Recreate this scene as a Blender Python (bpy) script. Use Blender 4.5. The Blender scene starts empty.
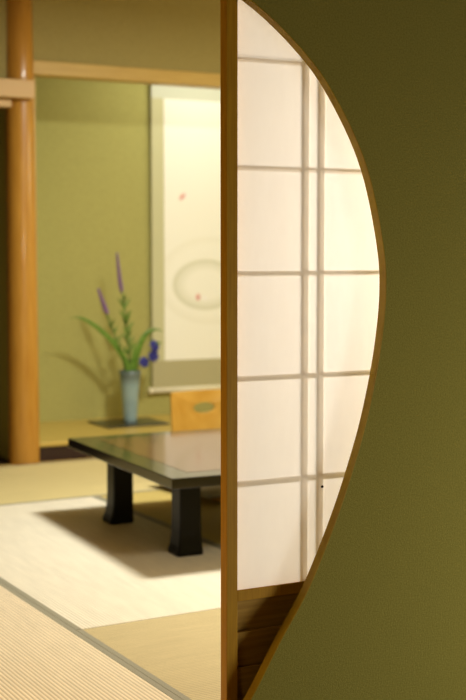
import bpy, bmesh, math, random
from mathutils import Vector, Matrix
random.seed(7)
sc = bpy.context.scene
COL = sc.collection
PI = math.pi

# ------------------------------------------------------------------ helpers
def s2l(c):
    return tuple(((v/255)/12.92 if v/255 <= .04045 else ((v/255+.055)/1.055)**2.4) for v in c)

def link(o, parent=None):
    COL.objects.link(o)
    if parent is not None: o.parent = parent
    return o

def obj(name, bm, m, parent=None, loc=None, smooth=False, rot=None):
    bmesh.ops.recalc_face_normals(bm, faces=bm.faces[:])
    me = bpy.data.meshes.new(name)
    bm.to_mesh(me); bm.free()
    if smooth:
        for p in me.polygons: p.use_smooth = True
    o = bpy.data.objects.new(name, me)
    if m: me.materials.append(m)
    if loc: o.location = loc
    if rot: o.rotation_euler = rot
    return link(o, parent)

def tag(o, label, cat, group=None):
    o['label'] = label; o['category'] = cat
    if group: o['group'] = group
    return o

def thing(name, label, cat, loc=(0, 0, 0), rz=0, group=None):
    o = bpy.data.objects.new(name, None); o.empty_display_size = .05
    o.location = loc; o.rotation_euler = (0, 0, rz)
    link(o)
    return tag(o, label, cat, group)

def struct(name, bm, m, parent=None, smooth=False):
    o = obj(name, bm, m, parent, smooth=smooth); o['kind'] = 'structure'; return o

def box(bm, x0, x1, y0, y1, z0, z1, bev=0.0, seg=2):
    t = bmesh.new()
    r = bmesh.ops.create_cube(t, size=1)
    for v in t.verts:
        v.co = Vector(((x0+x1)/2 + v.co.x*(x1-x0), (y0+y1)/2 + v.co.y*(y1-y0), (z0+z1)/2 + v.co.z*(z1-z0)))
    if bev: bmesh.ops.bevel(t, geom=t.edges[:], offset=bev, segments=seg, affect='EDGES', profile=.5)
    me = bpy.data.meshes.new('t'); t.to_mesh(me); t.free(); bm.from_mesh(me); bpy.data.meshes.remove(me)
    return bm

def nb(*a, **k): return box(bmesh.new(), *a, **k)

def prism(bm, pts, axis, a, b):
    """closed 2-D outline extruded from a to b along axis ('x','y','z')"""
    def P(u, v, w):
        return {'y': (u, w, v), 'x': (w, u, v), 'z': (u, v, w)}[axis]
    A = [bm.verts.new(P(u, v, a)) for u, v in pts]
    B = [bm.verts.new(P(u, v, b)) for u, v in pts]
    n = len(pts)
    bm.faces.new(A); bm.faces.new(B[::-1])
    for i in range(n): bm.faces.new((A[i], B[i], B[(i+1) % n], A[(i+1) % n]))
    return bm

def lathe(bm, prof, seg=40, c=(0, 0)):
    rings = []
    for r, z in prof:
        rings.append([bm.verts.new((c[0]+r*math.cos(2*PI*k/seg), c[1]+r*math.sin(2*PI*k/seg), z)) for k in range(seg)])
    for a, b in zip(rings, rings[1:]):
        for k in range(seg): bm.faces.new((a[k], a[(k+1) % seg], b[(k+1) % seg], b[k]))
    bm.faces.new(rings[0][::-1]); bm.faces.new(rings[-1])
    return bm

def smooth_path(pts, n=8):
    pts = [Vector(p) for p in pts]
    out = []
    P = [pts[0]*2-pts[1]] + pts + [pts[-1]*2-pts[-2]]
    for i in range(1, len(P)-2):
        a, b, c, d = P[i-1:i+3]
        for k in range(n):
            t = k/n
            out.append(.5*((2*b)+(c-a)*t+(2*a-5*b+4*c-d)*t*t+(3*b-a-3*c+d)*t**3))
    out.append(pts[-1])
    return out

def tube(bm, pts, rad, seg=10):
    n = len(pts); rings = []
    for i, p in enumerate(pts):
        r = rad(i/(n-1)) if callable(rad) else rad
        d = (pts[min(i+1, n-1)]-pts[max(i-1, 0)]).normalized()
        u = d.cross(Vector((.3, 1, .1))).normalized(); v = d.cross(u)
        rings.append([bm.verts.new(p+(u*math.cos(2*PI*k/seg)+v*math.sin(2*PI*k/seg))*r) for k in range(seg)])
    for a, b in zip(rings, rings[1:]):
        for k in range(seg): bm.faces.new((a[k], a[(k+1) % seg], b[(k+1) % seg], b[k]))
    bm.faces.new(rings[0][::-1]); bm.faces.new(rings[-1])
    return bm

def blade(bm, pts, width, thick=.0012, side=Vector((0, -1, 0))):
    """a leaf blade: a folded strip with thickness that follows pts"""
    n = len(pts); rows = []
    for i, p in enumerate(pts):
        t = i/(n-1)
        w = width*(.35+.65*math.sin(PI*min(1, t*.9+.15))**.8)*(1-t**4)+.0006
        d = (pts[min(i+1, n-1)]-pts[max(i-1, 0)]).normalized()
        u = d.cross(side).normalized(); nn = u.cross(d).normalized()
        rows.append([bm.verts.new(q) for q in (p-u*w+nn*w*.35, p+nn*thick*.5, p+u*w+nn*w*.35,
                                              p+u*w+nn*(w*.35-thick), p-nn*thick*.5, p-u*w+nn*(w*.35-thick))])
    for a, b in zip(rows, rows[1:]):
        for k in range(6): bm.faces.new((a[k], a[(k+1) % 6], b[(k+1) % 6], b[k]))
    bm.faces.new(rows[0][::-1]); bm.faces.new(rows[-1])
    return bm

# ---------------------------------------------------------------- materials
def mat(name, col, rough=.6, noise=None, bump=None, spec=.4, coat=0, dist=.002, stretch=(1, 1, 1), c2=None, lin=False, metallic=0):
    m = bpy.data.materials.new(name); m.use_nodes = True
    nt = m.node_tree; b = nt.nodes['Principled BSDF']
    cl = col if lin else s2l(col)
    b.inputs['Base Color'].default_value = (*cl, 1)
    b.inputs['Roughness'].default_value = rough
    b.inputs['Specular IOR Level'].default_value = spec
    b.inputs['Coat Weight'].default_value = coat
    b.inputs['Coat Roughness'].default_value = .06
    b.inputs['Metallic'].default_value = metallic
    if noise or bump:
        tc = nt.nodes.new('ShaderNodeTexCoord'); mp = nt.nodes.new('ShaderNodeMapping')
        mp.inputs['Scale'].default_value = stretch
        nt.links.new(tc.outputs['Object'], mp.inputs['Vector'])
    if noise:
        n = nt.nodes.new('ShaderNodeTexNoise'); n.inputs['Scale'].default_value = noise; n.inputs['Detail'].default_value = 6
        r = nt.nodes.new('ShaderNodeValToRGB')
        cc = (c2 if lin else s2l(c2)) if c2 else tuple(v*.72 for v in cl)
        r.color_ramp.elements[0].position = .32; r.color_ramp.elements[0].color = (*cc, 1)
        r.color_ramp.elements[1].position = .68; r.color_ramp.elements[1].color = (*cl, 1)
        nt.links.new(mp.outputs[0], n.inputs['Vector']); nt.links.new(n.outputs['Fac'], r.inputs[0])
        nt.links.new(r.outputs[0], b.inputs['Base Color'])
    if bump:
        n2 = nt.nodes.new('ShaderNodeTexNoise'); n2.inputs['Scale'].default_value = bump; n2.inputs['Detail'].default_value = 4
        bp = nt.nodes.new('ShaderNodeBump'); bp.inputs['Strength'].default_value = .6; bp.inputs['Distance'].default_value = dist
        nt.links.new(mp.outputs[0], n2.inputs['Vector']); nt.links.new(n2.outputs['Fac'], bp.inputs['Height'])
        nt.links.new(bp.outputs[0], b.inputs['Normal'])
    return m

def tatami_mat(name, col, axis, strength=.5, dark=.64):
    """woven rush: fine ribs across the given local axis, straw-to-straw variation"""
    m = mat(name, col, rough=.75, spec=.25)
    nt = m.node_tree; b = nt.nodes['Principled BSDF']
    tc = nt.nodes.new('ShaderNodeTexCoord')
    w = nt.nodes.new('ShaderNodeTexWave'); w.bands_direction = axis; w.inputs['Scale'].default_value = PI*2/20/.0115
    w.inputs['Distortion'].default_value = .15; w.inputs['Detail'].default_value = 1
    nt.links.new(tc.outputs['Object'], w.inputs['Vector'])
    n = nt.nodes.new('ShaderNodeTexNoise'); n.inputs['Scale'].default_value = 60; n.inputs['Detail'].default_value = 5
    mp = nt.nodes.new('ShaderNodeMapping'); mp.inputs['Scale'].default_value = (.12, 1, 1) if axis == 'Y' else (1, .12, 1)
    nt.links.new(tc.outputs['Object'], mp.inputs['Vector']); nt.links.new(mp.outputs[0], n.inputs['Vector'])
    cl = s2l(col)
    r = nt.nodes.new('ShaderNodeValToRGB')
    r.color_ramp.elements[0].position = 0; r.color_ramp.elements[0].color = (*[v*dark for v in cl], 1)
    r.color_ramp.elements[1].position = .4; r.color_ramp.elements[1].color = (*cl, 1)
    nt.links.new(w.outputs['Fac'], r.inputs[0])
    mx = nt.nodes.new('ShaderNodeMixRGB'); mx.blend_type = 'MULTIPLY'; mx.inputs[0].default_value = .25
    nt.links.new(r.outputs[0], mx.inputs[1]); nt.links.new(n.outputs['Fac'], mx.inputs[2])
    nt.links.new(mx.outputs[0], b.inputs['Base Color'])
    bp = nt.nodes.new('ShaderNodeBump'); bp.inputs['Strength'].default_value = strength; bp.inputs['Distance'].default_value = .002
    nt.links.new(w.outputs['Fac'], bp.inputs['Height']); nt.links.new(bp.outputs[0], b.inputs['Normal'])
    return m

M = {}
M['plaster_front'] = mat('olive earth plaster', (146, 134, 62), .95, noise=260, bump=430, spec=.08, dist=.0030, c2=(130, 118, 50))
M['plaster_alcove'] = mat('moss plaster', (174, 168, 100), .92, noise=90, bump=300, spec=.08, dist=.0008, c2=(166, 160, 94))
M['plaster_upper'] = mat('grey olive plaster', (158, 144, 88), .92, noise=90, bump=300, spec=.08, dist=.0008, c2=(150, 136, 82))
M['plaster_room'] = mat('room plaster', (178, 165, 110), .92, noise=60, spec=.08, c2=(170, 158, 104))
M['rim_wood'] = mat('amber lining wood', (158, 128, 28), .55, spec=.12, noise=30, c2=(146, 114, 22), stretch=(1, 1, .25))
M['shoji_wood'] = mat('amber cedar', (188, 138, 24), .5, spec=.15, noise=30, bump=60, stretch=(6, 6, .3), c2=(170, 120, 20), dist=.0004)
M['bar_wood'] = mat('pale cedar lattice', (222, 200, 150), .6, noise=30, stretch=(1, 1, 1), c2=(214, 192, 140))
M['koshi'] = mat('brown cedar board', (184, 142, 54), .5, noise=14, bump=50, stretch=(.4, 5, 8), c2=(156, 114, 36), dist=.0005)
M['post'] = mat('polished honey post', (184, 134, 52), .32, noise=14, stretch=(4, 4, .4), c2=(168, 116, 38), coat=.3)
M['beam'] = mat('pale cypress', (196, 164, 86), .5, noise=16, stretch=(.4, 6, 6), c2=(184, 150, 74))
M['rail'] = mat('pale tan rail wood', (194, 162, 100), .5, noise=16, stretch=(.4, 6, 6), c2=(196, 154, 92))
M['alcove_board'] = mat('yellow wood board', (196, 168, 84), .4, noise=10, stretch=(.4, 7, 7), c2=(182, 154, 72), coat=.2)
M['sill'] = mat('dark plum lacquer', (44, 24, 22), .25, spec=.5)
M['lacquer'] = mat('black lacquer', (12, 10, 8), .16, spec=.55, coat=.4)
M['lacquer_leg'] = mat('black lacquer legs', (14, 12, 9), .34, spec=.14)
M['inlay'] = mat('red brown lacquer', (92, 46, 28), .14, spec=.55, coat=.4, noise=8, stretch=(1, 4, 1), c2=(74, 34, 20))
M['zaisu'] = mat('honey plywood', (186, 142, 58), .4, noise=10, stretch=(1, 6, .6), c2=(172, 124, 40), coat=.2)
M['cushion'] = mat('grey fabric', (150, 146, 134), .9, bump=600, dist=.0006)
M['vase'] = mat('celadon glaze', (150, 172, 168), .2, noise=12, c2=(132, 156, 156), coat=.6)
M['vase_dark'] = mat('dark celadon glaze', (92, 108, 108), .2, noise=20, c2=(70, 84, 88), coat=.6)
vt = M['vase'].node_tree; vb = vt.nodes['Principled BSDF']           # the glaze darkens in a band below the mouth
v1 = vt.nodes.new('ShaderNodeTexCoord'); v2 = vt.nodes.new('ShaderNodeSeparateXYZ'); v3 = vt.nodes.new('ShaderNodeValToRGB'); v4 = vt.nodes.new('ShaderNodeMixRGB')
vt.links.new(v1.outputs['Object'], v2.inputs[0]); vt.links.new(v2.outputs['Z'], v3.inputs[0])
v3.color_ramp.elements[0].position = .215; v3.color_ramp.elements[0].color = (0, 0, 0, 1)
v3.color_ramp.elements[1].position = .265; v3.color_ramp.elements[1].color = (.85, .85, .85, 1)
src = vb.inputs['Base Color'].links[0].from_socket
vt.links.new(v3.outputs[0], v4.inputs[0]); vt.links.new(src, v4.inputs[1]); v4.inputs[2].default_value = (*s2l((84, 98, 96)), 1)
vt.links.new(v4.outputs[0], vb.inputs['Base Color'])
M['tray'] = mat('black board', (34, 34, 26), .3, coat=.3)
M['stem'] = mat('green stem', (92, 118, 50), .5)
M['leaf'] = mat('green leaf', (108, 142, 50), .45, noise=40, c2=(82, 116, 38))
M['purple'] = mat('purple floret', (150, 118, 158), .7, noise=120, c2=(122, 88, 132))
M['blue'] = mat('blue petal', (48, 50, 138), .5, noise=80, c2=(30, 30, 92))
M['silk'] = mat('pale silk', (198, 194, 150), .8, bump=500, dist=.0003)
M['silk2'] = mat('grey beige silk', (178, 170, 128), .8, bump=500, dist=.0003)
M['silk_top'] = mat('blue grey silk', (206, 208, 184), .8, bump=500, dist=.0003)
M['ivory'] = mat('ivory roller', (232, 222, 188), .4)
M['iron'] = mat('black iron', (24, 16, 10), .4, metallic=.6)
M['dark'] = mat('dark brown boards', (52, 34, 18), .6, noise=10, stretch=(6, 6, .4))
M['heri'] = mat('grey green cloth', (154, 148, 124), .85, bump=700, dist=.0006, noise=300, c2=(132, 126, 102))
M['core'] = mat('straw core', (170, 146, 90), .9)
M['floor'] = mat('brown floor boards', (120, 84, 46), .5, noise=8, stretch=(.5, 6, 1))
M['ceil'] = mat('cedar ceiling boards', (226, 204, 160), .6, noise=8, stretch=(.5, 6, 1))

bw = M['bar_wood'].node_tree; pb = bw.nodes['Principled BSDF']; bo_ = bw.nodes['Material Output']
bt = bw.nodes.new('ShaderNodeBsdfTranslucent'); bt.inputs[0].default_value = (.96, .94, .90, 1)
bx_ = bw.nodes.new('ShaderNodeMixShader'); bx_.inputs[0].default_value = .76
bw.links.new(pb.outputs[0], bx_.inputs[1]); bw.links.new(bt.outputs[0], bx_.inputs[2]); bw.links.new(bx_.outputs[0], bo_.inputs[0])

# paper of the sliding screen: thin, mostly translucent
mp_ = bpy.data.materials.new('mulberry paper'); mp_.use_nodes = True
nt = mp_.node_tree; nt.nodes.clear()
out = nt.nodes.new('ShaderNodeOutputMaterial'); mx = nt.nodes.new('ShaderNodeMixShader'); mx.inputs[0].default_value = .25
tr = nt.nodes.new('ShaderNodeBsdfTranslucent'); df = nt.nodes.new('ShaderNodeBsdfDiffuse')
tc = nt.nodes.new('ShaderNodeTexCoord'); mpp = nt.nodes.new('ShaderNodeMapping'); mpp.inputs['Scale'].default_value = (1, 1, .25)
nz = nt.nodes.new('ShaderNodeTexNoise'); nz.inputs['Scale'].default_value = 90; nz.inputs['Detail'].default_value = 6
rp = nt.nodes.new('ShaderNodeValToRGB')
rp.color_ramp.elements[0].position = .3; rp.color_ramp.elements[0].color = (.972, .94, .90, 1)
rp.color_ramp.elements[1].position = .7; rp.color_ramp.elements[1].color = (.985, .955, .915, 1)
nt.links.new(tc.outputs['Object'], mpp.inputs[0]); nt.links.new(mpp.outputs[0], nz.inputs[0]); nt.links.new(nz.outputs['Fac'], rp.inputs[0])
nt.links.new(rp.outputs[0], tr.inputs[0]); nt.links.new(rp.outputs[0], df.inputs[0])
nt.links.new(tr.outputs[0], mx.inputs[1]); nt.links.new(df.outputs[0], mx.inputs[2]); nt.links.new(mx.outputs[0], out.inputs[0])
M['paper'] = mp_

# the scroll picture: cream paper, a faint ink ring, two small red touches (object coordinates in metres)
pm = mat('painted paper', (246, 243, 226), .8)
nt = pm.node_tree; B = nt.nodes['Principled BSDF']
tc = nt.nodes.new('ShaderNodeTexCoord'); sp = nt.nodes.new('ShaderNodeSeparateXYZ'); nt.links.new(tc.outputs['Object'], sp.inputs[0])
def mth(op, a, b=None):
    n = nt.nodes.new('ShaderNodeMath'); n.operation = op
    for i, v in enumerate((a, b)):
        if v is None: continue
        if isinstance(v, (int, float)): n.inputs[i].default_value = v
        else: nt.links.new(v, n.inputs[i])
    return n.outputs[0]
def edist(cx, cz, ax, az, rot=0):
    dx = mth('SUBTRACT', sp.outputs['X'], cx); dz = mth('SUBTRACT', sp.outputs['Z'], cz)
    c, s = math.cos(rot), math.sin(rot)
    u = mth('ADD', mth('MULTIPLY', dx, c), mth('MULTIPLY', dz, s)); v = mth('SUBTRACT', mth('MULTIPLY', dz, c), mth('MULTIPLY', dx, s))
    u = mth('DIVIDE', u, ax); v = mth('DIVIDE', v, az)
    return mth('SQRT', mth('ADD', mth('MULTIPLY', u, u), mth('MULTIPLY', v, v)))
def ramp(x, stops):
    r = nt.nodes.new('ShaderNodeValToRGB'); e = r.color_ramp.elements
    e[0].position, e[1].position = stops[0][0], stops[-1][0]
    e[0].color = (*[stops[0][1]]*3, 1); e[1].color = (*[stops[-1][1]]*3, 1)
    for p, v in stops[1:-1]:
        q = e.new(p); q.color = (v, v, v, 1)
    nt.links.new(x, r.inputs[0]); return r.outputs[0]
ring = ramp(mth('MULTIPLY', edist(3.63, .905, .225, .155), .5), [(.28, 0), (.44, .24), (.48, .42), (.53, 0)])
wash = ramp(mth('MULTIPLY', edist(3.66, .93, .36, .27), .5), [(.40, 0), (.49, .10), (.52, 0)])
red = mth('MAXIMUM', ramp(edist(3.468, 1.448, .034, .017, .8), [(.3, .8), (1, 0)]), ramp(edist(3.575, .828, .020, .028), [(.3, .8), (1, 0)]))
whi = mth('MAXIMUM', ramp(edist(3.505, 1.455, .02, .014), [(.3, .5), (1, 0)]), ramp(edist(3.62, .82, .022, .02), [(.3, .8), (1, 0)]))
def mixc(fac, a, col):
    m_ = nt.nodes.new('ShaderNodeMixRGB'); nt.links.new(fac, m_.inputs[0])
    if isinstance(a, tuple): m_.inputs[1].default_value = (*s2l(a), 1)
    else: nt.links.new(a, m_.inputs[1])
    m_.inputs[2].default_value = (*s2l(col), 1); return m_.outputs[0]
c = mixc(ring, (246, 243, 226), (158, 158, 92)); c = mixc(wash, c, (190, 178, 120)); c = mixc(red, c, (214, 92, 84)); c = mixc(whi, c, (246, 242, 236))
nt.links.new(c, B.inputs['Base Color'])
M['painting'] = pm

# -------------------------------------------------------------- the setting
YW, WT = 2.45, .022                       # front wall: near face, thickness
right = [(1.258, 0), (1.342, .107), (1.416, .226), (1.491, .340), (1.563, .489), (1.615, .623), (1.650, .735), (1.680, .873), (1.694, 1.005),
         (1.684, 1.120), (1.640, 1.285), (1.566, 1.422), (1.480, 1.526), (1.337, 1.633), (1.16, 1.705), (.974, 1.728)]
up = [Vector((x, 0, z)) for x, z in right]
# smooth the moon-gate outline and mirror it about its centre line
pr = smooth_path(up, 6)
half = [(p.x, p.z) for p in pr]
XC = .974
gate = half + [(2*XC-x, z) for x, z in half[::-1][1:]]
out_ = [(3.6, 0), (3.6, 2.6), (-1.8, 2.6), (-1.8, 0)]
from mathutils.geometry import tessellate_polygon
poly = gate + [(-1.8, 0), (-1.8, 2.6), (3.6, 2.6), (3.6, 0)]
bm = bmesh.new()
fr = [bm.verts.new((x, YW, z)) for x, z in poly]; bk = [bm.verts.new((x, YW+WT, z)) for x, z in poly]
for tri in tessellate_polygon([[Vector((x, z, 0)) for x, z in poly]]):
    for L in (fr, bk):
        try: bm.faces.new([L[i] for i in tri])
        except ValueError: pass
for i in range(len(poly)):
    j = (i+1) % len(poly); bm.faces.new((fr[i], fr[j], bk[j], bk[i]))
struct('wall_front', bm, M['plaster_front'])
# the curved wooden lining of the opening
bm = bmesh.new(); rows = []
n = len(gate)
for i, (x, z) in enumerate(gate):
    a = Vector(gate[max(i-1, 0)]); b = Vector(gate[min(i+1, n-1)]); d = (b-a).normalized(); nn = Vector((-d.y, d.x))  # towards the opening
    q = Vector((x, z)); w = .0022
    rows.append([bm.verts.new((p.x, y, p.y)) for p, y in ((q, YW-.002), (q+nn*w, YW-.002), (q+nn*w, YW+WT+.002), (q, YW+WT+.002))])
for a, b in zip(rows, rows[1:]):
    for k in range(4): bm.faces.new((a[k], a[(k+1) % 4], b[(k+1) % 4], b[k]))
bm.faces.new(rows[0]); bm.faces.new(rows[-1][::-1])
struct('trim_1', bm, M['rim_wood'])
# floors, ceilings, walls
struct('floor', nb(-1.8, 4.8, -2.0, 8.0, -.16, -.06), M['floor'])
struct('floor_front', nb(-1.8, 3.6, -2.0, 2.45, -.06, 0), M['floor'])
struct('trim_2', nb(-1.8, 3.6, 2.481, 2.575, -.06, 0.0), M['rail'])       # sill groove board below the sliding screen
struct('ceiling', nb(-1.8, 4.8, 2.472, 8.0, 2.6, 2.7), M['ceil'])
struct('ceiling_front', nb(-1.8, 3.6, -2.0, 2.472, 2.6, 2.7), M['ceil'])
struct('wall_left', nb(-1.9, -1.8, -2.0, 8.0, -.06, 2.6), M['plaster_room'])
struct('wall_right', nb(4.8, 4.9, 2.45, 8.0, -.06, 2.6), M['plaster_room'])
struct('wall_beside', nb(3.6, 4.8, 2.45, 2.48, -.06, 2.6), M['plaster_room'])
YK, YB, ZA = 6.48, 7.25, .102            # alcove front, back, raised floor height
struct('wall_back', nb(2.2, 4.4, YB, YB+.1, -.06, 2.6), M['plaster_alcove'])
struct('wall_upper', nb(2.2, 4.4, YK-.01, YK+.05, 2.09, 2.6), M['plaster_upper'])
struct('wall_above_rail', nb(-1.8, 2.12, YK-.01, YK+.05, 1.96, 2.6), M['plaster_upper'])
struct('wall_partition', nb(2.14, 2.2, YK+.06, YB+.1, -.06, 2.6), M['plaster_alcove'])
struct('wall_alcove_right', nb(4.4, 4.5, YK, YB+.1, -.06, 2.6), M['plaster_alcove'])
struct('wall_recess', nb(-1.8, 2.14, YB, YB+.1, -.06, 2.6), M['dark'])
struct('wall_beside_alcove', nb(4.5, 4.8, YK, YK+.1, -.06, 2.6), M['plaster_room'])
struct('trim_3', nb(2.245, 4.42, YK-.03, YK+.07, 2.022, 2.094, bev=.004), M['beam'])          # lintel beam of the alcove
struct('trim_4', nb(-1.8, 2.222, YK-.125, YK-.075, 1.886, 1.978, bev=.004), M['rail'])        # wall rail crossing the post
struct('trim_5', nb(-1.8, 2.115, YK-.075, YK+.03, 1.842, 1.884, bev=.003), M['rail'])         # head of the dark recess
struct('trim_6', nb(2.244, 2.268, YK+.0, YK+.06, 0, 2.6), M['beam'])                           # slim strip beside the post
struct('floor_alcove', nb(2.2, 4.4, YK-.035, YB, .078, ZA, bev=.003), M['alcove_board'])
struct('trim_8', nb(-1.8, 4.4, 6.412, YK-.02, -.06, -.003), M['beam'])                                # edging strip behind the far mat
struct('trim_7', nb(2.25, 4.4, YK-.02, YK+.08, -.06, .078), M['sill'])
struct('floor_recess', nb(-1.8, 2.14, YK-.04, YB, -.06, -.004), M['dark'])

# ------------------------------------------------------------- alcove post
bm = bmesh.new()
lathe(bm, [(.080, -.06), (.082, 0.0), (.081, .6), (.078, 1.4), (.073, 2.0), (.067, 2.6)], 48)
p_ = obj('alcove_post', bm, M['post'], loc=(2.184, YK, 0), smooth=True)
tag(p_, 'round polished honey-coloured wooden post at the left side of the alcove', 'post')

# ------------------------------------------------------------- tatami mats
RT = math.radians(1.7)
PIV = Vector((1.322, 3.476, 0))
def to_room(u, v):
    c, s = math.cos(RT), math.sin(RT)
    return Vector((PIV.x + u*c - v*s, PIV.y + u*s + v*c, 0))
def tatami(label, u0, u1, v0, v1, axis, m, borders):
    """u, v: metres along the mat grid measured from the crossing seam"""
    o = to_room((u0+u1)/2, (v0+v1)/2)
    t = thing('tatami_mat', label, 'tatami mat', (o.x, o.y, -.06), RT)
    hx, hy, g, gx = (u1-u0)/2, (v1-v0)/2, .002, .0004
    obj('straw_core', nb(-hx+gx, hx-gx, -hy+g, hy-g, 0.0, .052), M['core'], t)
    obj('woven_cover', nb(-hx+gx, hx-gx, -hy+g, hy-g, .052, .0592, bev=.002), m, t)
    for side in borders:
        e = .019
        if side == 'L': b_ = nb(-hx+gx-.0001, -hx+e, -hy+g, hy-g, .050, .0602, bev=.001)
        if side == 'R': b_ = nb(hx-e, hx-gx+.0001, -hy+g, hy-g, .050, .0602, bev=.001)
        if side == 'N': b_ = nb(-hx+gx, hx-gx, -hy+g-.0004, -hy+e, .050, .0602, bev=.001)
        if side == 'F': b_ = nb(-hx+gx, hx-gx, hy-e, hy-g+.0004, .050, .0602, bev=.001)
        h_ = obj('cloth_border', b_, M['heri'], t); h_['label'] = 'grey-green cloth border'
    return t
T_lit = tatami_mat('pale sheen rush', (242, 231, 202), 'X', .8, .72)  # mat tints carry the weave's differing sheen, painted as base colour
T_gold = tatami_mat('golden sheen rush', (206, 186, 134), 'Y', .25)
T_warm = tatami_mat('warm lit rush', (240, 220, 182), 'X', .7)  # some of the warm lamp glow is mixed into this mat's colour
T_olive = tatami_mat('olive sheen rush', (206, 182, 104), 'Y', .3)
T_far = tatami_mat('yellow olive sheen rush', (226, 206, 142), 'Y', .3)
W = .888
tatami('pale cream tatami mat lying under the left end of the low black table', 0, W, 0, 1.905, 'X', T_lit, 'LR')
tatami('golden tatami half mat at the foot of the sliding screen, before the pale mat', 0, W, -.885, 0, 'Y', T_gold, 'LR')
tatami('orange-lit ribbed tatami mat in the bottom left corner of the picture', -W, 0, -.885, 1.02, 'X', T_warm, 'LR')
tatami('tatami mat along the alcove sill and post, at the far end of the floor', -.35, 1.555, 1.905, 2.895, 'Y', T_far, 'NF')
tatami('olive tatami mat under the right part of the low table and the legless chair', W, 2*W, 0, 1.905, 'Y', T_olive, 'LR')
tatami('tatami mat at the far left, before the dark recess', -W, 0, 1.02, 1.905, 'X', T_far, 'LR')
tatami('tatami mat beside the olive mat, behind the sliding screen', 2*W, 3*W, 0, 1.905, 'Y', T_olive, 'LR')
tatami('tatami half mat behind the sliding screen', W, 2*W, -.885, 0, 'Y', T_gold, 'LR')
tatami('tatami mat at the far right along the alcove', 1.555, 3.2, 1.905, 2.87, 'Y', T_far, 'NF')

# ------------------------------------------------------------ shoji screen
SX0, SX1, SY = 1.308, 2.21, 2.500
sh = thing('sliding_screen', 'tall sliding screen of lit white paper on a wooden lattice, half behind the curved wall', 'screen', (SX0, SY, 0))
def S(x0, x1, y0, y1, z0, z1, bev=0): return nb(x0-SX0, x1-SX0, y0-SY, y1-SY, z0, z1, bev=bev)
ZT, ZP = 1.90, .342
obj('stile', S(SX0, SX0+.0275, SY, SY+.03, .002, ZT, .0012), M['shoji_wood'], sh)
obj('stile', S(SX1-.0275, SX1, SY, SY+.03, .002, ZT, .0012), M['shoji_wood'], sh)
obj('top_rail', S(SX0+.0275, SX1-.0275, SY+.001, SY+.029, ZT-.04, ZT, .001), M['shoji_wood'], sh)
obj('middle_rail', S(SX0+.0275, SX1-.0275, SY+.0005, SY+.029, .317, ZP, .001), M['shoji_wood'], sh)
obj('bottom_rail', S(SX0+.0275, SX1-.0275, SY+.001, SY+.029, .002, .035, .001), M['koshi'], sh)
# lower panel: three lapped boards
for z0, z1 in ((.243, .319), (.160, .243), (.030, .160)):
    bm = bmesh.new()
    prism(bm, [(.0235, z0), (.0262, z0), (.0180, z1), (.009, z1)], 'x', .027, SX1-SX0-.027)
    obj('panel_board', bm, M['koshi'], sh)
obj('panel_light_stop', nb(.027, SX1-SX0-.027, .0264, .0289, .030, .320), M['koshi'], sh)  # unseen sheet added to stop light leaking between the lapped boards
bm = nb(.026, SX1-SX0-.026, .0045, .0050, ZP-.004, ZT-.036)
pp = obj('paper', bm, M['paper'], sh); pp['label'] = 'glowing cream paper'
for x0, x1 in ((1.5065, 1.5198), (1.5482, 1.5610), (1.945, 1.954), (1.9845, 1.993)):
    obj('vertical_bar', S(x0, x1, SY+.0055, SY+.014, ZP-.004, ZT-.038), M['bar_wood'], sh)
for z in (1.517, 1.283, 1.052, .820, .586, 1.75):
    obj('horizontal_bar', S(SX0+.026, SX1-.026, SY+.0060, SY+.0135, z-.003, z+.003), M['bar_wood'], sh)
bm = bmesh.new(); bmesh.ops.create_icosphere(bm, subdivisions=2, radius=.0032)
for v in bm.verts: v.co += Vector((1.5585-SX0, .0040, .5575))
k_ = obj('nail_head', bm, M['iron'], sh, smooth=True); k_['label'] = 'small dark nail head'

# --------------------------------------------------------------- low table
TX0, TX1, TY0, TY1, TZ = 1.880, 3.70, 3.972, 5.075, .323
tb = thing('low_table', 'low black lacquered table with a glossy reddish top and flared legs', 'table', (2.795, 4.496, 0), math.radians(-1.9))
hx, hy = (TX1-TX0)/2, (TY1-TY0)/2
obj('table_top', nb(-hx, hx, -hy, hy, TZ-.038, TZ, bev=.0025, seg=3), M['lacquer'], tb)
il = obj('inlay_panel', nb(-hx+.10, hx-.10, -hy+.10, hy-.10, TZ-.002, TZ+.0006), M['inlay'], tb); il['label'] = 'reddish brown glossy centre panel'
ax, ay = hx-.112, hy-.20
for sx in (-1, 1):
    for sy in (-1, 1):
        bm = bmesh.new(); rows = []
        cx_, cy_ = sx*(hx-.150)-sy*.010, sy*(hy-.240)
        for z, w, off in ((0, .050, .007), (.012, .051, .007), (.035, .047, .004), (.07, .044, .001), (.12, .0425, 0), (.24, .0425, 0), (.290, .0435, 0)):
            ox, oy = cx_+sx*off, cy_+sy*off
            c_ = .006
            pts = [(-w+c_, -w), (w-c_, -w), (w, -w+c_), (w, w-c_), (w-c_, w), (-w+c_, w), (-w, w-c_), (-w, -w+c_)]
            rows.append([bm.verts.new((ox+a, oy+b, z)) for a, b in pts])
        for a, b in zip(rows, rows[1:]):
            for k in range(8): bm.faces.new((a[k], a[(k+1) % 8], b[(k+1) % 8], b[k]))
        bm.faces.new(rows[0][::-1]); bm.faces.new(rows[-1])
        obj('leg', bm, M['lacquer_leg'], tb)
for sy in (-1, 1):
    obj('apron', nb(-hx+.192, hx-.192, sy*(hy-.24)-.012, sy*(hy-.24)+.012, TZ-.066, TZ-.034, bev=.002), M['lacquer'], tb)
for sx in (-1, 1):
    obj('apron', nb(sx*(hx-.15)-.012, sx*(hx-.15)+.012, -hy+.282, hy-.282, TZ-.066, TZ-.034, bev=.002), M['lacquer'], tb)

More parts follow.
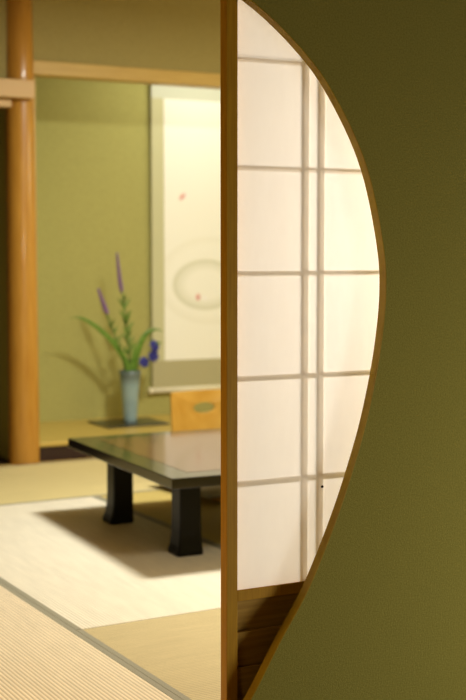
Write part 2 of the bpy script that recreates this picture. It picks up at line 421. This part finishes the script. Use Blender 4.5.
# ------------------------------------------------- legless chair + cushion
zc = thing('legless_chair', 'low legless wooden chair with an oval hole in its back, behind the black table', 'chair', (2.825, 5.58, 0))
def rrect(w, h, r, n=8):
    pts = []
    for cx_, cy_, a0 in ((w-r, h-r, 0), (-w+r, h-r, 90), (-w+r, -h+r, 180), (w-r, -h+r, 270)):
        for k in range(n+1):
            a = math.radians(a0+90*k/n); pts.append((cx_+r*math.cos(a), cy_+r*math.sin(a)))
    return pts
# backrest: curved board with an oval hand hole (outer outline bridged to the hole)
bm = bmesh.new()
N = 96
ring_o, ring_i = [], []
def outer(a):
    d = Vector((math.cos(a), math.sin(a))); w, h, r = .205, .205, .02
    # superellipse-like rounded rectangle
    q = 36
    s_ = (abs(d.x/w)**q+abs(d.y/h)**q)**(-1/q); return d*s_
layers = []
for th in (-.006, .006):
    for kind in ('o', 'i'):
        L = []
        for k in range(N):
            a = 2*PI*k/N
            if kind == 'o': p = outer(a)+Vector((0, .225))
            else: p = Vector((math.cos(a)*.060-.012, math.sin(a)*.026+.345))
            curve = -.9*p.x*p.x
            lean = .10*(p.y-.225)
            L.append(bm.verts.new((p.x, th+curve+lean+.03, p.y)))
        layers.append(L)
fo, fi, bo, bi = layers
for k in range(N):
    j = (k+1) % N
    bm.faces.new((fo[k], fo[j], fi[j], fi[k])); bm.faces.new((bo[j], bo[k], bi[k], bi[j]))
    bm.faces.new((fo[j], fo[k], bo[k], bo[j])); bm.faces.new((fi[k], fi[j], bi[j], bi[k]))
obj('backrest', bm, M['zaisu'], zc, smooth=False)
bm = bmesh.new(); prism(bm, [(x, y-.29) for x, y in rrect(.24, .27, .06)], 'z', 0.0, .014)
obj('seat', bm, M['zaisu'], zc)
# cushion on the seat
bm = bmesh.new(); nx = 16; Zs = []
for s_ in (1, -1):
    g = []
    for i in range(nx+1):
        row = []
        for j in range(nx+1):
            u, v = -1+2*i/nx, -1+2*j/nx
            puff = ((1-u**4)*(1-v**4))**.45
            row.append(bm.verts.new((u*.285*(1-.04*(1-v*v)), v*.275*(1-.04*(1-u*u)), .024+s_*(.003+.018*puff))))
        g.append(row)
    for i in range(nx):
        for j in range(nx): bm.faces.new((g[i][j], g[i+1][j], g[i+1][j+1], g[i][j+1]))
    Zs.append(g)
def edge(g): return [g[i][0] for i in range(nx+1)]+[g[nx][j] for j in range(1, nx+1)]+[g[i][nx] for i in range(nx-1, -1, -1)]+[g[0][j] for j in range(nx-1, 0, -1)]
A_, B_ = edge(Zs[0]), edge(Zs[1])
for k in range(len(A_)): bm.faces.new((A_[k], A_[(k+1) % len(A_)], B_[(k+1) % len(A_)], B_[k]))
cu = obj('floor_cushion', bm, M['cushion'], loc=(2.768, 5.25, .0115), smooth=True, rot=(0, 0, math.radians(3)))
tag(cu, 'flat grey square cushion on the legless chair, under the table edge', 'cushion')

# ---------------------------------------------------- hanging scroll
SXA, SXB, YS = 3.262, 3.985, YB-.03
hs = thing('hanging_scroll', 'long hanging scroll with a pale painted picture and silk borders in the alcove', 'scroll', (0, 0, 0))
def H(x0, x1, z0, z1, d=0.0): return nb(x0, x1, YS-.0012-d, YS-d, z0, z1)
obj('silk_border', H(SXA, SXB, .26, 2.32), M['silk'], hs)
t_ = obj('lower_silk', H(SXA, SXB, .262, .440, .0014), M['silk2'], hs); t_['label'] = 'darker grey-beige silk band at the foot'
t_ = obj('upper_silk', H(SXA, SXB, 2.04, 2.315, .0014), M['silk_top'], hs); t_['label'] = 'blue-grey silk band at the head'
obj('painting', H(3.345, 3.902, .440, 2.04, .0014), M['painting'], hs)
bm = bmesh.new(); tube(bm, [Vector((SXA-.004, YS+.0, .255)), Vector((SXB+.004, YS, .255))], .0165, 20); obj('roller', bm, M['ivory'], hs, smooth=True)
for x0, x1 in ((SXA-.026, SXA-.004), (SXB+.004, SXB+.026)):
    bm = bmesh.new(); tube(bm, [Vector((x0, YS, .255)), Vector((x1, YS, .255))], .0205, 20); obj('roller_knob', bm, M['ivory'], hs)
bm = bmesh.new(); tube(bm, [Vector((SXA, YS, 2.325)), Vector((SXB, YS, 2.325))], .008, 12); obj('top_rod', bm, M['silk2'], hs, smooth=True)
bm = bmesh.new(); tube(bm, [Vector((SXA+.15, YS, 2.33)), Vector(((SXA+SXB)/2, YS+.01, 2.45)), Vector((SXB-.15, YS, 2.33))], .002, 6); obj('cord', bm, M['silk2'], hs)

# ------------------------------------------- display board, vase, flowers
db = obj('display_board', nb(2.785, 3.175, 6.785, 7.10, ZA, ZA+.010, bev=.002), M['tray'])
tag(db, 'thin black rectangular display board under the vase on the alcove floor', 'board')
VX, VY, VZ = 2.995, 6.95, ZA+.010
vs = thing('vase', 'tall slender blue-grey celadon vase on the black board', 'vase', (VX, VY, VZ))
bm = bmesh.new()
lathe(bm, [(.038, 0), (.0405, .004), (.0415, .03), (.046, .10), (.052, .18), (.058, .24), (.0635, .285), (.0665, .298), (.0625, .298), (.0595, .285), (.054, .24), (.048, .18), (.042, .10), (.0375, .03), (.034, .012)], 40)
bo2 = obj('body', bm, M['vase'], vs, smooth=True)
bm = bmesh.new()
lathe(bm, [(.0665, .2982), (.0670, .302), (.0640, .304), (.0630, .2985)], 40)
c_ = obj('mouth_rim', bm, M['vase_dark'], vs, smooth=True); c_['label'] = 'darker glazed rim'

def V(p): return Vector(p)
def stem(name, label, cat, pts, r0, r1, group=None):
    P = smooth_path(pts, 8)
    bm = bmesh.new(); tube(bm, P, lambda t: r0+(r1-r0)*t, 8)
    root = thing(name, label, cat, pts[0], 0, group)
    loc = V(pts[0])
    for v in bm.verts: v.co -= loc
    obj('stem', bm, M['stem'], root, smooth=True)
    return root, P, loc
def spike(root, P, loc, t0, r):
    bm = bmesh.new()
    n = len(P); i0 = int(t0*(n-1))
    Q = P[i0:]
    for k in range(150):
        t = k/149
        f = t*(len(Q)-1); i = min(int(f), len(Q)-2); p = Q[i].lerp(Q[i+1], f-i)
        a = k*2.4; rr = r*(1-.55*t)*(.6+.4*min(1, t*8))
        c = p-loc+Vector((math.cos(a)*rr, math.sin(a)*rr, random.uniform(-.002, .002)))
        m_ = Matrix.Translation(c) @ Matrix.Rotation(a, 4, 'Z') @ Matrix.Diagonal((1.3, .8, 1.1, 1))
        bmesh.ops.create_icosphere(bm, subdivisions=1, radius=rr*.55+.0015, matrix=m_)
    s_ = obj('flower_spike', bm, M['purple'], root); s_['label'] = 'purple flower spike'
def stem_leaves(root, P, loc, ts, length, width):
    bm = bmesh.new()
    for k, t in enumerate(ts):
        p = P[int(t*(len(P)-1))]-loc; a = k*2.4
        d = Vector((math.cos(a), math.sin(a)*.6, 0))
        blade(bm, [p+d*length*s_*.5+Vector((0, 0, length*s_*(1.0-.3*s_))) for s_ in [i/7 for i in range(8)]], width, side=Vector((math.sin(a), -math.cos(a), .2)))
    obj('leaves', bm, M['leaf'], root, smooth=True)
zb = VZ+.03
r_, P, l = stem('blazing_star_stem', 'tallest flower stem in the vase, with an upright purple spike', 'flower',
    [(2.995, 6.955, zb), (2.992, 6.955, .45), (2.982, 6.95, .62), (2.958, 6.95, .80), (2.934, 6.95, .95), (2.918, 6.95, 1.10)], .005, .003, 'flower stems in the vase')
spike(r_, P, l, .70, .0085); stem_leaves(r_, P, l, [.20+.018*k for k in range(25)], .085, .0075)
r_, P, l = stem('blazing_star_stem', 'shorter purple-tipped flower stem leaning left in the vase', 'flower',
    [(2.985, 6.965, zb), (2.965, 6.965, .43), (2.918, 6.96, .58), (2.862, 6.955, .73), (2.800, 6.95, .893)], .0045, .003, 'flower stems in the vase')
spike(r_, P, l, .80, .0095); stem_leaves(r_, P, l, [.36+.03*k for k in range(13)], .065, .006)
def leafthing(label, pts, w):
    root = thing('leaf_blade', label, 'leaf', pts[0], 0, 'leaves in the vase')
    loc = V(pts[0]); bm = bmesh.new()
    blade(bm, [p-loc for p in smooth_path(pts, 8)], w)
    obj('blade', bm, M['leaf'], root, smooth=True)
leafthing('longest green leaf arching far to the left from the vase', [(2.985, 6.94, zb), (2.968, 6.935, .42), (2.895, 6.925, .56), (2.80, 6.915, .655), (2.715, 6.905, .712), (2.655, 6.90, .735), (2.600, 6.90, .730)], .014)
leafthing('broad green leaf standing up from the vase and bending right at its tip', [(3.005, 6.94, zb), (3.015, 6.935, .42), (3.035, 6.93, .53), (3.078, 6.92, .62), (3.135, 6.91, .653), (3.195, 6.90, .640)], .020)
leafthing('short upright green leaf in the middle of the vase', [(2.995, 6.935, zb), (2.998, 6.93, .42), (3.008, 6.925, .52), (3.02, 6.92, .60)], .014)
leafthing('narrow green leaf beside the left-leaning flower stem', [(2.975, 6.93, zb), (2.972, 6.925, .41), (2.945, 6.92, .50), (2.90, 6.91, .585)], .014)
# blue flower stem
r_, P, l = stem('blue_flower_stem', 'low curving stem with deep blue flowers at the right of the vase', 'flower',
    [(3.015, 6.945, zb), (3.030, 6.94, .415), (3.070, 6.93, .455), (3.110, 6.925, .500), (3.135, 6.92, .56)], .004, .002, 'flower stems in the vase')
def blossom(c, r, tilt):
    bm = bmesh.new()
    for k in range(6):
        a = 2*PI*k/6
        pts = [Vector((math.cos(a)*r*s_, math.sin(a)*r*s_, r*(.9*s_-.75*s_*s_))) for s_ in (.05, .3, .6, .85, 1)]
        blade(bm, pts, r*.5, side=Vector((math.cos(a)*.5, math.sin(a)*.5, -1)))
    bmesh.ops.create_icosphere(bm, subdivisions=2, radius=r*.45)
    o = obj('blossom', bm, M['blue'], r_, loc=V(c)-l, smooth=True, rot=tilt); o['label'] = 'deep blue blossom'
blossom((3.132, 6.91, .556), .040, (1.2, .2, .3)); blossom((3.124, 6.905, .497), .038, (1.4, .3, 0)); blossom((3.068, 6.915, .462), .036, (1.3, -.3, .2))
bm = bmesh.new()
for a, b in (((3.132, 6.92, .55), (3.185, 6.90, .575)), ((3.11, 6.925, .50), (3.155, 6.90, .49)), ((3.132, 6.92, .55), (3.10, 6.90, .60))):
    a, b = V(a)-l, V(b)-l
    blade(bm, [a.lerp(b, k/6)+Vector((0, 0, .01*math.sin(PI*k/6))) for k in range(7)], .008)
obj('leaves', bm, M['leaf'], r_, smooth=True)

# ------------------------------------------------------------------- light
def area(name, loc, target, size, power, col, shape='DISK', sy=None):
    L = bpy.data.lights.new(name, 'AREA'); L.shape = shape; L.size = size
    if sy: L.size_y = sy
    L.energy = power; L.color = col
    o = bpy.data.objects.new(name, L); o.location = loc
    o.rotation_euler = (Vector(target)-Vector(loc)).to_track_quat('-Z', 'Y').to_euler(); return link(o)
def point(name, loc, r, power, col):
    L = bpy.data.lights.new(name, 'POINT'); L.shadow_soft_size = r; L.energy = power; L.color = col
    o = bpy.data.objects.new(name, L); o.location = loc; return link(o)
area('ceiling_lamp_light', (2.72, 4.35, 2.42), (2.70, 4.35, 0), .46, 81, (.97, .975, .93))
point('room_lamp_light', (4.2, 4.9, 1.75), .26, 22, (1, .90, .62))
point('screen_lamp_light', (2.10, 3.02, 1.20), .11, 19, (1, .88, .72))
area('alcove_light', (3.55, 6.62, 2.45), (3.55, 7.1, .9), .9, 7, (1, 1, .95), 'RECTANGLE', .06)
area('front_room_light', (3.05, 1.05, .32), (1.9, 2.45, .2), .7, 18, (.96, .99, .94))
point('front_lamp_light', (-.45, 1.25, .95), .12, 8, (1, .74, .30))
point('left_fill_light', (.42, 2.78, .50), .10, 6.5, (1, .66, .26))  # unseen warm fill, added for the orange glow on mat and stile
w = bpy.data.worlds.new('world'); sc.world = w; w.use_nodes = True
w.node_tree.nodes['Background'].inputs[0].default_value = (1, .9, .7, 1); w.node_tree.nodes['Background'].inputs[1].default_value = .02

# ------------------------------------------------------------------ camera
cd = bpy.data.cameras.new('camera'); cam = bpy.data.objects.new('camera', cd); link(cam)
cd.sensor_fit = 'VERTICAL'; cd.sensor_height = 36; cd.lens = 1290/700*36; cd.clip_start = .05
pitch = math.atan(95/1290); yaw = math.radians(27.9)
cam.location = (0, 0, 1.09)
cam.rotation_euler = (PI/2-pitch, 0, -yaw)
cd.dof.use_dof = True; cd.dof.focus_distance = 2.92; cd.dof.aperture_fstop = 3.6
sc.camera = cam
sc.view_settings.view_transform = 'Standard'; sc.view_settings.look = 'None'
sc.view_settings.gamma = 1; sc.view_settings.use_curve_mapping = False
sc.view_settings.exposure = 0.35
